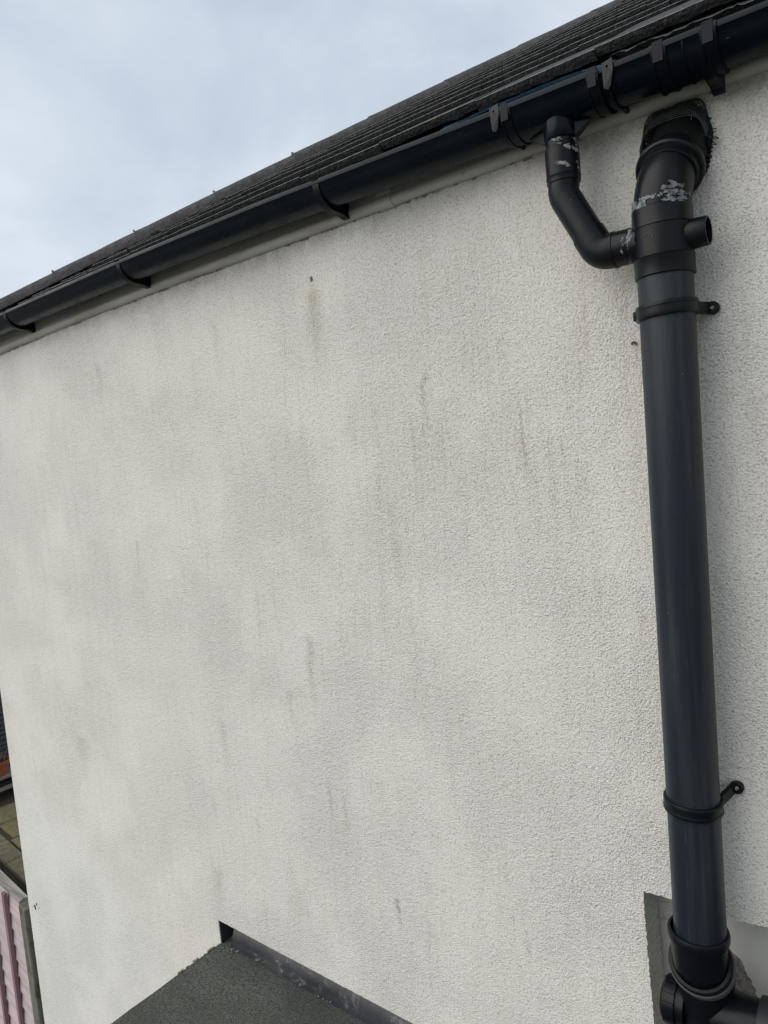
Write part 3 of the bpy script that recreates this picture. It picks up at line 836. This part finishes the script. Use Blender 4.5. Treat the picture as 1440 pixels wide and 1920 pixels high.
# top bend
BC = []
Rb = .115; th1 = R(46)
for i in range(15):
    a = th1*i/14; BC.append(Vector((SX+.010*(i/14), SY+Rb*(1-math.cos(a)), 4.452+Rb*math.sin(a))))
ed = Vector((.04, math.sin(th1), math.cos(th1))).normalized()
bm = bmesh.new(); tube(bm, [Vector((SX, SY, 4.447))]+BC+[BC[-1]+ed*.02], SR+.0015, 64); part('top_bend', bm, 'fitting', stack, True)
E0 = BC[-1]-ed*.024
bm = bmesh.new()
lathe(bm, E0, ed, [(-.001, SR+.001), (.001, SR+.0045), (.016, SR+.0055), (.018, SR+.0105), (.022, SR+.0135), (.031, SR+.0140), (.036, SR+.0110), (.048, SR+.0085), (.060, SR+.0065)], 72)
part('socket_ring', bm, 'fitting', stack, True, angle=28)
bm = bmesh.new(); tube(bm, [E0+ed*.045, E0+ed*.07+Vector((.004, 0, .003)), E0+ed*.10+Vector((.006, 0, .013)), E0+ed*.15+Vector((.006, 0, .02))], SR+.0045, 56)
part('wall_socket', bm, 'rubber', stack, True)
# sealant around the bend joint
bm = bmesh.new()
patch_on_cyl(bm, (SX, SY, 4.462), (0, 0, 1), SR+.0030, -.014, .011, R(-190), R(-12), .02, 46, 2.5, thick=.0016, na=150, nh=30, ref=(1, 0, 0), soft=.22)
part('sealant', bm, 'putty', stack)
bm = bmesh.new()
patch_on_cyl(bm, (SX, SY+.001, 4.470), (0, 0, 1), SR+.0032, -.010, .020, R(-92), R(-8), .0, 52, 6.1, thick=.0022, na=110, nh=34, ref=(1, 0, 0), soft=.25)
part('sealant', bm, 'putty', stack)

# pipe clips
def pipe_clip(zc, tilt, lugx, lugz):
    bm = bmesh.new()
    ax = Vector((math.sin(R(tilt[0])), math.sin(R(tilt[1])), 1)).normalized()
    c = Vector((SX, SY, zc))
    h = .0145
    lathe(bm, c, ax, [(-h, SR+.0003), (-h, SR+.0055), (-h+.003, SR+.0068), (-h*.45, SR+.0068), (-h*.38, SR+.0054), (h*.38, SR+.0054), (h*.45, SR+.0068), (h-.003, SR+.0068), (h, SR+.0055), (h, SR+.0003)], 72)
    cl = part('pipe_clip', bm, 'fitting', stack, True, angle=30)
    bm = bmesh.new()
    # arm from the band back to the wall lug
    a = Vector((SX+SR*.80, SY+.010, zc)); b = Vector((lugx-.006, -.010, lugz))
    d = (b-a).normalized(); s1_ = Vector((0, 0, 1)); s2_ = d.cross(s1_).normalized()
    obox(bm, (a+b)/2, d, s2_, (s1_-d*s1_.dot(d)).normalized(), ((b-a).length+.012, .009, .025))
    bmesh.ops.bevel(bm, geom=bm.edges[:], offset=.0015, segments=2, affect='EDGES')
    part('clip_arm', bm, 'fitting', stack, True)
    bm = bmesh.new(); lathe(bm, (lugx, -.001, lugz), (0, -1, 0), [(0, .0135), (.012, .0135), (.0145, .0115), (.0145, .0065), (.010, .006), (.010, .0001)], 32); part('clip_lug', bm, 'rubber', stack, True, angle=30)
    bm = bmesh.new(); lathe(bm, (lugx, -.011, lugz), (0, -1, 0), [(0, .0048), (.0030, .0046), (.0042, .0030), (.0032, .0018), (.0032, .0001)], 20)
    part('screw', bm, 'steel', stack, True)
    if zc < 4: return
    # the closing bolt at the left
    bm = bmesh.new(); box(bm, (SX-SR-.014, SY-.006, zc-.010), (SX-SR-.004, SY+.006, zc+.010), .0015); lathe(bm, (SX-SR-.009, SY-.006, zc), (0, -1, 0), [(0, .004), (.004, .004), (.0045, .0001)], 12)
    part('clip_bolt', bm, 'rubber', stack)
pipe_clip(4.246, (-2, 0), -.381, 4.247)
pipe_clip(3.178, (2, 0), -.378, 3.197)

# lower sockets
bm = bmesh.new()
lathe(bm, (SX-.004, SY, 2.872), (0, 0, 1), [(-.075, SR+.0020), (-.010, SR+.0050), (-.008, SR+.0092), (-.004, SR+.0105), (.006, SR+.0105), (.011, SR+.009), (.0125, SR+.0065), (.0125, SR+.0035), (.004, SR+.001)], 72)
part('lower_socket', bm, 'fitting', stack, True, angle=30)
lx = Vector((0, .78, -1)).normalized()
P0 = Vector((SX-.004, SY-.002, 2.812))
bm = bmesh.new(); tube(bm, [Vector((SX-.004, SY, 2.862)), Vector((SX-.004, SY+.001, 2.82)), P0+lx*.01, P0+lx*.04], SR+.002, 60); part('lower_bend', bm, 'fitting', stack, True)
bm = bmesh.new()
lathe(bm, P0, lx, [(.002, SR+.0045), (.002, SR+.0110), (.006, SR+.0135), (.014, SR+.0135), (.020, SR+.0120), (.022, SR+.0110)], 72)
part('socket_ring', bm, 'fitting', stack, True, angle=28)
bm = bmesh.new()
lathe(bm, P0, lx, [(.020, SR+.0075), (.0205, SR+.0150), (.024, SR+.0160), (.048, SR+.0125), (.052, SR+.0095), (.052, SR+.003)], 72)
part('grey_seal_band', bm, 'greyband', stack, True, angle=28)
Q0 = P0+lx*.056
bm = bmesh.new()
tube(bm, [P0+lx*.03, P0+lx*.045, Q0+Vector((0, .004, -.03)), Q0+Vector((0, .004, -.30)), (Q0.x, Q0.y, 2.0)], [SR+.006, SR+.005, SR+.003, SR+.003, SR+.003], 60)
part('lower_pipe', bm, 'fitting', stack, True)
bm = bmesh.new()
for dz in (-.012, -.022):
    lathe(bm, Q0+Vector((0, 0.003, dz)), (0, .22, -1), [(0, SR+.002), (.001, SR+.0075), (.004, SR+.0075), (.005, SR+.002)], 64)
part('branch_rib', bm, 'fitting', stack, True)
bm = bmesh.new()
tube(bm, [(Q0.x+.02, Q0.y+.002, 2.668), (Q0.x+.118, Q0.y+.002, 2.672)], SR+.001, 56); part('side_branch', bm, 'fitting', stack, True)
bm = bmesh.new(); lathe(bm, (Q0.x+.112, Q0.y+.002, 2.672), (1, 0, 0), [(0, SR), (0, SR+.0085), (.004, SR+.010), (.030, SR+.010), (.032, SR+.006), (.05, SR+.005)], 60)
part('branch_seal', bm, 'lugplastic', stack, True, angle=28)
bm = bmesh.new(); tube(bm, [(Q0.x+.15, Q0.y+.002, 2.672), (XR-.5, Q0.y+.002, 2.74)], SR, 48); part('side_pipe', bm, 'fitting', stack, True)
bm = bmesh.new()    # ribbed access cap at the left
cc = Vector((Q0.x-.040, Q0.y-.006, 2.665))
lathe(bm, cc, (-1, 0, 0), [(0, .046), (.018, .046), (.019, .051), (.045, .051), (.050, .047), (.050, .0001)], 48)
for k in range(14):
    a = 2*math.pi*k/14
    u_ = Vector((0, math.cos(a), math.sin(a))); obox(bm, cc+Vector((-.032, 0, 0))+u_*.0520, Vector((1, 0, 0)), u_, Vector((1, 0, 0)).cross(u_), (.024, .004, .004))
part('access_cap', bm, 'fitting', stack, True, angle=30)
bm = bmesh.new(); lathe(bm, (SX-.085, .099, 2.775), (0, -1, 0), [(0, .004), (.012, .0042), (.014, .0001)], 16)
part('wall_plug', bm, 'mortar', house, True, label='small pale plug in the old plaster behind the pipe')

# netting stuffed round the pipe hole
bm = bmesh.new()
C_ = Vector((-.437, 0, 4.606))
def net_pt(u, v):
    """u round the hole, v from under the wall edge out along the socket"""
    a = R(12)+u*R(180)
    rx, rz_ = .066, .090
    j = noise.noise(Vector((u*5, v*3, 2)))*.010
    sq = (abs(math.cos(a))**3.4+abs(math.sin(a))**3.4)**(-1/3.4)
    base = Vector((C_.x+math.cos(a)*(rx+j)*sq, -.003, C_.z-.012+math.sin(a)*(rz_+j)*sq))
    base.z = min(base.z, 4.679)
    tip = E0+ed*.055+Vector((math.cos(a)*(SR+.012), 0, 0))+Vector((0, -math.sin(a)*.7, math.sin(a)*.7))*(SR+.010)
    q = base.lerp(tip, v*.62); q.y -= .012*math.sin(v*math.pi)+j*.4
    return q
NU, NV = 44, 11
for i in range(NU+1):
    vmax = .55+.45*noise.noise(Vector((i*.35, 1, 1)))
    pts = [net_pt(i/NU, t_/10) for t_ in range(11) if t_/10 <= max(.45, min(1, vmax+.3))]
    if len(pts) > 2: tube(bm, pts, .0010, 5)
for j in range(NV):
    pts = [net_pt(i/NU, j/(NV-1)*.85) for i in range(NU+1) if noise.noise(Vector((i*.3, j*.9, 5))) > -.45]
    run = []
    for p_, q_ in zip(pts, pts[1:]+[None]):
        run.append(p_)
        if q_ is None or (q_-p_).length > .02:
            if len(run) > 2: tube(bm, run, .0010, 5)
            run = []
for i in range(9):   # frayed ends at the right edge
    p_ = net_pt(-.05-.012*i, .1*(i % 3)); q_ = p_+Vector((random.uniform(.006, .022), random.uniform(-.02, -.006), random.uniform(-.012, .008)))
    tube(bm, [p_, p_.lerp(q_, .5)+Vector((0, -.003, .004)), q_], .0011, 5)
net = link('wire_netting', bm, 'mesh'); net.location = (0, 0, 0)
tag(net, 'scrap of dark green netting stuffed round the pipe hole under the fascia', 'netting')
bm = bmesh.new()    # solid scraps of cloth-like mesh at the sides of the hole
def scrap(us, v0, v1, w_):
    prev = None
    for i in range(17):
        t_ = i/16; u_ = us[0]+(us[1]-us[0])*t_
        a_ = net_pt(u_, v0+.06*noise.noise(Vector((u_*20, 0, 3)))); b_ = net_pt(u_, v1+.22*noise.noise(Vector((u_*26, 4, 3))))
        a_.y -= .003; b_.y -= .004
        vv_ = (bm.verts.new(a_), bm.verts.new(b_))
        if prev: bm.faces.new((prev[0], vv_[0], vv_[1], prev[1]))
        prev = vv_
scrap((.86, 1.06), -.10, .45, 0); scrap((.40, .62), -.05, .34, 0); scrap((.72, 1.0), -.05, .28, 0); scrap((-.14, .12), -.10, .22, 0)
bmesh.ops.solidify(bm, geom=bm.faces[:], thickness=.0012)
part('netting_scrap', bm, 'rag', net)

bm = bmesh.new()    # broken mortar round the hole
for (hx, hz) in hole_big:
    for _ in range(5):
        s_ = random.uniform(.0015, .0045); k_ = random.uniform(.90, 1.012)
        x_ = -.438+(hx+.438)*k_; z_ = 4.60+(hz-4.60)*k_
        if z_ > 4.677: continue
        ax_ = Vector((random.uniform(-1, 1), .2, random.uniform(-1, 1))).normalized(); ay_ = ax_.orthogonal().normalized()
        obox(bm, (x_, -.0005, z_), ax_, ay_, ax_.cross(ay_), (s_*1.4, s_*.6, s_))
o = part('broken_mortar', bm, 'roughmortar', house); o['kind'] = 'stuff'

# ================================================================= flat roof of the extension
ext = tag(empty('flat_roof_extension', (-2.36, -.5, 0)), 'low extension with a dark grey felted flat roof at the foot of the wall', 'extension')
ZR = 2.065
bm = bmesh.new()
nx, ny = 60, 40
def rf(x, y): return ZR+.004*noise.noise(Vector((x*3, y*3, 0)))*(1 if y < -.01 else .3)
g_ = [[bm.verts.new((-2.372+4.9*i/nx+(0 if i else .004*noise.noise(Vector((j*1.1, 2, 0)))), .040-(3.6*j/ny), rf(-2.37+4.9*i/nx, .04-3.6*j/ny))) for j in range(ny+1)] for i in range(nx+1)]
for i in range(nx):
    for j in range(ny): bm.faces.new((g_[i][j], g_[i+1][j], g_[i+1][j+1], g_[i][j+1]))
bmesh.ops.solidify(bm, geom=bm.faces[:], thickness=.010)
fixn(bm); part('felt_sheet', bm, 'felt', ext)
bm = bmesh.new(); box(bm, (-2.350, -3.55, 1.90), (2.5, -.004, ZR-.016)); part('roof_edge_board', bm, 'dark', ext)
bm = bmesh.new(); box(bm, (-2.30, -3.45, .0), (2.45, -.006, 1.898)); part('extension_wall', bm, 'render', ext)
bm = bmesh.new(); box(bm, (-2.366, -.55, ZR-.05), (-2.352, -.02, ZR-.012)); box(bm, (-2.366, -3.55, ZR-.05), (-2.352, -.552, ZR-.012)); part('drip_trim', bm, 'felt', ext)
# coved flashing tucked behind the render's foot
def cove(name, x0, x1, dy=0, lift=0):
    bm = bmesh.new(); prof = []
    for i in range(11):
        t_ = i/10; prof.append((.020+dy+.076*(t_**1.7)*.98, ZR+.006+lift+.118*(t_**.85)))
    prof = [(.004+dy, ZR+.0035+lift)]+prof
    back = [(y+.003, z+.003) for y, z in prof]
    back = [(min(y+.004, .0985), z-.003) for y, z in prof][::-1]
    def wf(x, y, z):
        k = noise.noise(Vector((x*4, z*8, 1)))*.0035; return (x, min(y+k, .0985), z+(k if z > ZR+.02 else 0))
    extr(bm, prof+back, x0, x1, max(2, int((x1-x0)/.03)), wf); fixn(bm)
    return part(name, bm, 'lead', ext, True, angle=60)
cove('flashing', -2.318, -1.402); cove('flashing', -1.43, -.35, -.003, .003); cove('flashing', -.37, .75); cove('flashing', .73, 2.4, -.003, .003)
bm = bmesh.new(); box(bm, (-2.3655, .002, ZR+.001), (-2.3625, .097, 2.164)); part('slot_end', bm, 'dark', ext)
bm = bmesh.new(); box(bm, (-2.362, .0845, ZR+.001), (-2.2, .0975, 2.20)); part('slot_back', bm, 'dark', ext)
bm = bmesh.new()
for i in range(90):
    x = -2.30+random.random()**1.3*1.6; s = random.uniform(.0012, .0042)
    if noise.noise(Vector((x*6, 1, 1))) < 0 and random.random() < .7: continue
    obox(bm, (x, .004-random.random()**2*.03, ZR+.006+s*.3), Vector((1, .3, 0)).normalized(), Vector((-.3, 1, 0)).normalized(), Vector((0, 0, 1)), (s*1.3, s, s*.7))
for i in range(14):
    s = random.uniform(.003, .008); y = random.choice((-.05, -.09, -.12, -.16, -.19))+random.uniform(-.012, .012)
    obox(bm, (-2.372+random.uniform(-.004, .002), y, ZR+.004), Vector((1, .3, .2)).normalized(), Vector((-.3, 1, 0)).normalized(), Vector((-.2, 0, 1)).normalized(), (s, s*2, s*.7))
o = part('debris', bm, 'gravel', ext); o['kind'] = 'stuff'
# ================================================================= fence at the house corner
FD = Vector((-.996, .090, 0)).normalized(); FN = Vector((-FD.y, FD.x, 0)); 
if FN.y > 0: FN = -FN          # towards the camera side
fence = tag(empty('pink_fence', (-4.25, .03, 0)), 'faded pink lap board fence at the far corner of the white wall', 'fence')
F0 = Vector((-4.195, .03, 0)); Zv = Vector((0, 0, 1)); FT = 1.575
def fpt(s, n=0, z=0): return F0+FD*s+FN*n+Zv*z
bm = bmesh.new(); obox(bm, fpt(.055, .0, .79), FD, FN, Zv, (.095, .085, 1.56)); bmesh.ops.bevel(bm, geom=bm.edges[:], offset=.006, segments=1, affect='EDGES'); part('fence_post', bm, 'post', fence)
bm = bmesh.new(); obox(bm, fpt(2.05, .0, .79), FD, FN, Zv, (.095, .085, 1.56)); part('fence_post', bm, 'post', fence)
bdm = None
for pnl in (0, 1):
    s0 = .108+pnl*1.945; L_ = 1.84
    for k in range(14):
        zc = .10+k*.103; bm = bmesh.new()
        rnd = random.Random(k+pnl*40); nn = 12; rings = []
        for i in range(nn+1):
            s = s0+L_*i/nn; wv = .004*noise.noise(Vector((s*4, k*3.1, 0)))
            rings.append([bm.verts.new(fpt(s, .020, zc-.012+wv)), bm.verts.new(fpt(s, .028, zc-.012+wv)), bm.verts.new(fpt(s, .014, zc+.115)), bm.verts.new(fpt(s, .006, zc+.115))])
        for a, b in zip(rings, rings[1:]):
            for i in range(4): bm.faces.new((a[i], a[(i+1) % 4], b[(i+1) % 4], b[i]))
        bm.faces.new(rings[0]); bm.faces.new(rings[-1][::-1]); fixn(bm)
        part('fence_board', bm, 'pink', fence)
    for s in (s0+.245, s0+.56, s0+.92, s0+1.28, s0+1.64):
        bm = bmesh.new(); obox(bm, fpt(s, .040, .80), FD, FN, Zv, (.038, .022, 1.49)); part('fence_batten', bm, 'pinkdark', fence)
    bm = bmesh.new(); nn = 24; rings = []
    for i in range(nn+1):
        s = s0+L_*i/nn; w1 = .003*noise.noise(Vector((s*14, 9, 0))); rings.append([bm.verts.new(fpt(s, n_+w1, FT+z_+w1)) for n_, z_ in ((-.018, -.012), (.034, -.012), (.034, .006), (.008, .012), (-.018, .010))])
    for a, b in zip(rings, rings[1:]):
        for i in range(5): bm.faces.new((a[i], a[(i+1) % 5], b[(i+1) % 5], b[i]))
    bm.faces.new(rings[0]); bm.faces.new(rings[-1][::-1]); fixn(bm); part('fence_capping', bm, 'rail', fence)

# ================================================================= raised patio
PZ = .35
ed0 = Vector((-7.50, 1.12, 0)); PD = Vector((-.995, .095, 0)).normalized(); PN = Vector((.095, .995, 0)).normalized()
pat = tag(empty('patio', (-7.5, 1.2, PZ)), kind='structure')
bm = bmesh.new(); c_ = ed0+PD*.2+PN*2.35+Vector((0, 0, (PZ-.03)/2)); obox(bm, c_, PD, PN, Zv, (6.0, 4.6, PZ-.03)); part('patio_bed', bm, 'patio', pat)
rnd = random.Random(3)
for i in range(-5, 6):
    off = rnd.uniform(-.2, .2)
    for j in range(7):
        w_, l_ = .44, .60
        cx = ed0+PD*(i*.455)+PN*(.15+j*.612+l_/2+off*.3)
        if cx.x < -8.95+.2 or cx.x > -4.9: continue
        bm = bmesh.new(); hh = .035+rnd.uniform(-.004, .004)
        obox(bm, cx+Zv*(PZ-.03+hh/2), PD, PN, Zv, (w_+rnd.uniform(-.012, .006), l_+rnd.uniform(-.012, .004), hh))
        bmesh.ops.bevel(bm, geom=bm.edges[:], offset=.006, segments=1, affect='EDGES')
        part('patio_flag', bm, 'flag', pat)
rw = tag(empty('retaining_wall', (ed0.x, ed0.y, 0)), 'dark low sleeper wall holding up the raised mossy patio', 'retaining wall')
for k in range(2):
    for i in range(-2, 3):
        bm = bmesh.new(); obox(bm, ed0+PD*(i*1.2+(.5 if k else 0))+PN*.03+Zv*(.08+k*.158), PD, PN, Zv, (1.19, .10, .152)); bmesh.ops.bevel(bm, geom=bm.edges[:], offset=.008, segments=1, affect='EDGES'); part('sleeper', bm, 'sleeper', rw)
for i in range(-5, 6):
    bm = bmesh.new(); obox(bm, ed0+PD*(i*.5)+PN*.06+Zv*(PZ-.012), PD, PN, Zv, (.49, .17, .045)); bmesh.ops.bevel(bm, geom=bm.edges[:], offset=.006, segments=1, affect='EDGES'); part('coping_stone', bm, 'coping', rw)

# slatted fence beyond the patio
sf = tag(empty('slatted_fence', (-9.0, 2.5, PZ)), 'dark slatted timber fence behind the terracotta pot', 'fence')
for k in range(28):
    z = PZ+.06+k*.062
    bm = bmesh.new(); box(bm, (-9.02, .5, z), (-9.0, 5.2, z+.051), .003); part('fence_slat', bm, 'slat', sf)
for y in (.55, 1.95, 3.4, 5.1):
    bm = bmesh.new(); box(bm, (-9.09, y-.035, PZ-.02), (-9.025, y+.035, PZ+1.85)); part('fence_post', bm, 'slat', sf)
bm = bmesh.new(); box(bm, (-9.12, .5, PZ-.02), (-9.095, 5.2, PZ+1.80)); part('backing_board', bm, 'rubber', sf)
# bench
bn = tag(empty('bench', (-8.8, 1.9, PZ)), 'weathered wooden bench shelf in front of the slatted fence', 'bench')
for i, x in enumerate((-8.94, -8.80)):
    bm = bmesh.new(); box(bm, (x-.065, 1.0, PZ+.245), (x+.065, 3.2, PZ+.275), .004); part('seat_board', bm, 'bench', bn)
bm = bmesh.new(); box(bm, (-8.78, 1.0, PZ+.105), (-8.755, 3.2, PZ+.150), .003); part('front_rail', bm, 'bench', bn)
for y in (1.1, 2.1, 3.1):
    for x in (-8.97, -8.80):
        bm = bmesh.new(); box(bm, (x-.03, y-.03, PZ+.005), (x+.02, y+.03, PZ+.243), .003); part('leg', bm, 'bench', bn)
# pot
pc = Vector((-8.86, 1.72, PZ+.276))
pot = tag(empty('plant_pot', pc), 'terracotta pot standing on the wooden bench at the left edge', 'plant pot')
bm = bmesh.new(); lathe(bm, pc, (0, 0, 1), [(0, .001), (0, .095), (.13, .128), (.131, .140), (.175, .145), (.178, .136), (.150, .128), (.148, .001)], 36); fixn(bm); part('pot', bm, 'terracotta', pot, True, angle=30)
bm = bmesh.new(); lathe(bm, pc, (0, 0, 1), [(.155, .120), (.160, .06), (.158, .001)], 24); part('soil', bm, 'soil', pot)
pl = tag(empty('potted_plant', pc+Vector((0, 0, .155))), 'withered grey spiky plant growing in the terracotta pot', 'plant')
for i in range(26):
    bm = bmesh.new(); a = random.uniform(0, 2*math.pi); r_ = random.uniform(.01, .10); h_ = random.uniform(.06, .15)
    b0 = pc+Vector((math.cos(a)*r_, math.sin(a)*r_, .158)); tube(bm, [b0, b0+Vector((math.cos(a)*.02, math.sin(a)*.02, h_*.6)), b0+Vector((math.cos(a)*.05, math.sin(a)*.05, h_))], [.005, .004, .0008], 5)
    part('stem', bm, 'twig', pl)

# tiny snail shell on the wall beside the pipe
bm = bmesh.new()
tube(bm, [Vector((-.551, -.003, 4.200))+Vector((math.cos(a)*r_, -.0015*k, math.sin(a)*r_)) for k, (a, r_) in enumerate([(i*.8, .0042*(1-i/14)) for i in range(12)])], [.0030*(1-i/13) for i in range(12)], 8)
t_ = link('snail_shell', bm, 'shell', None, True); tag(t_, 'tiny brown snail shell stuck on the render left of the grey pipe', 'snail shell')
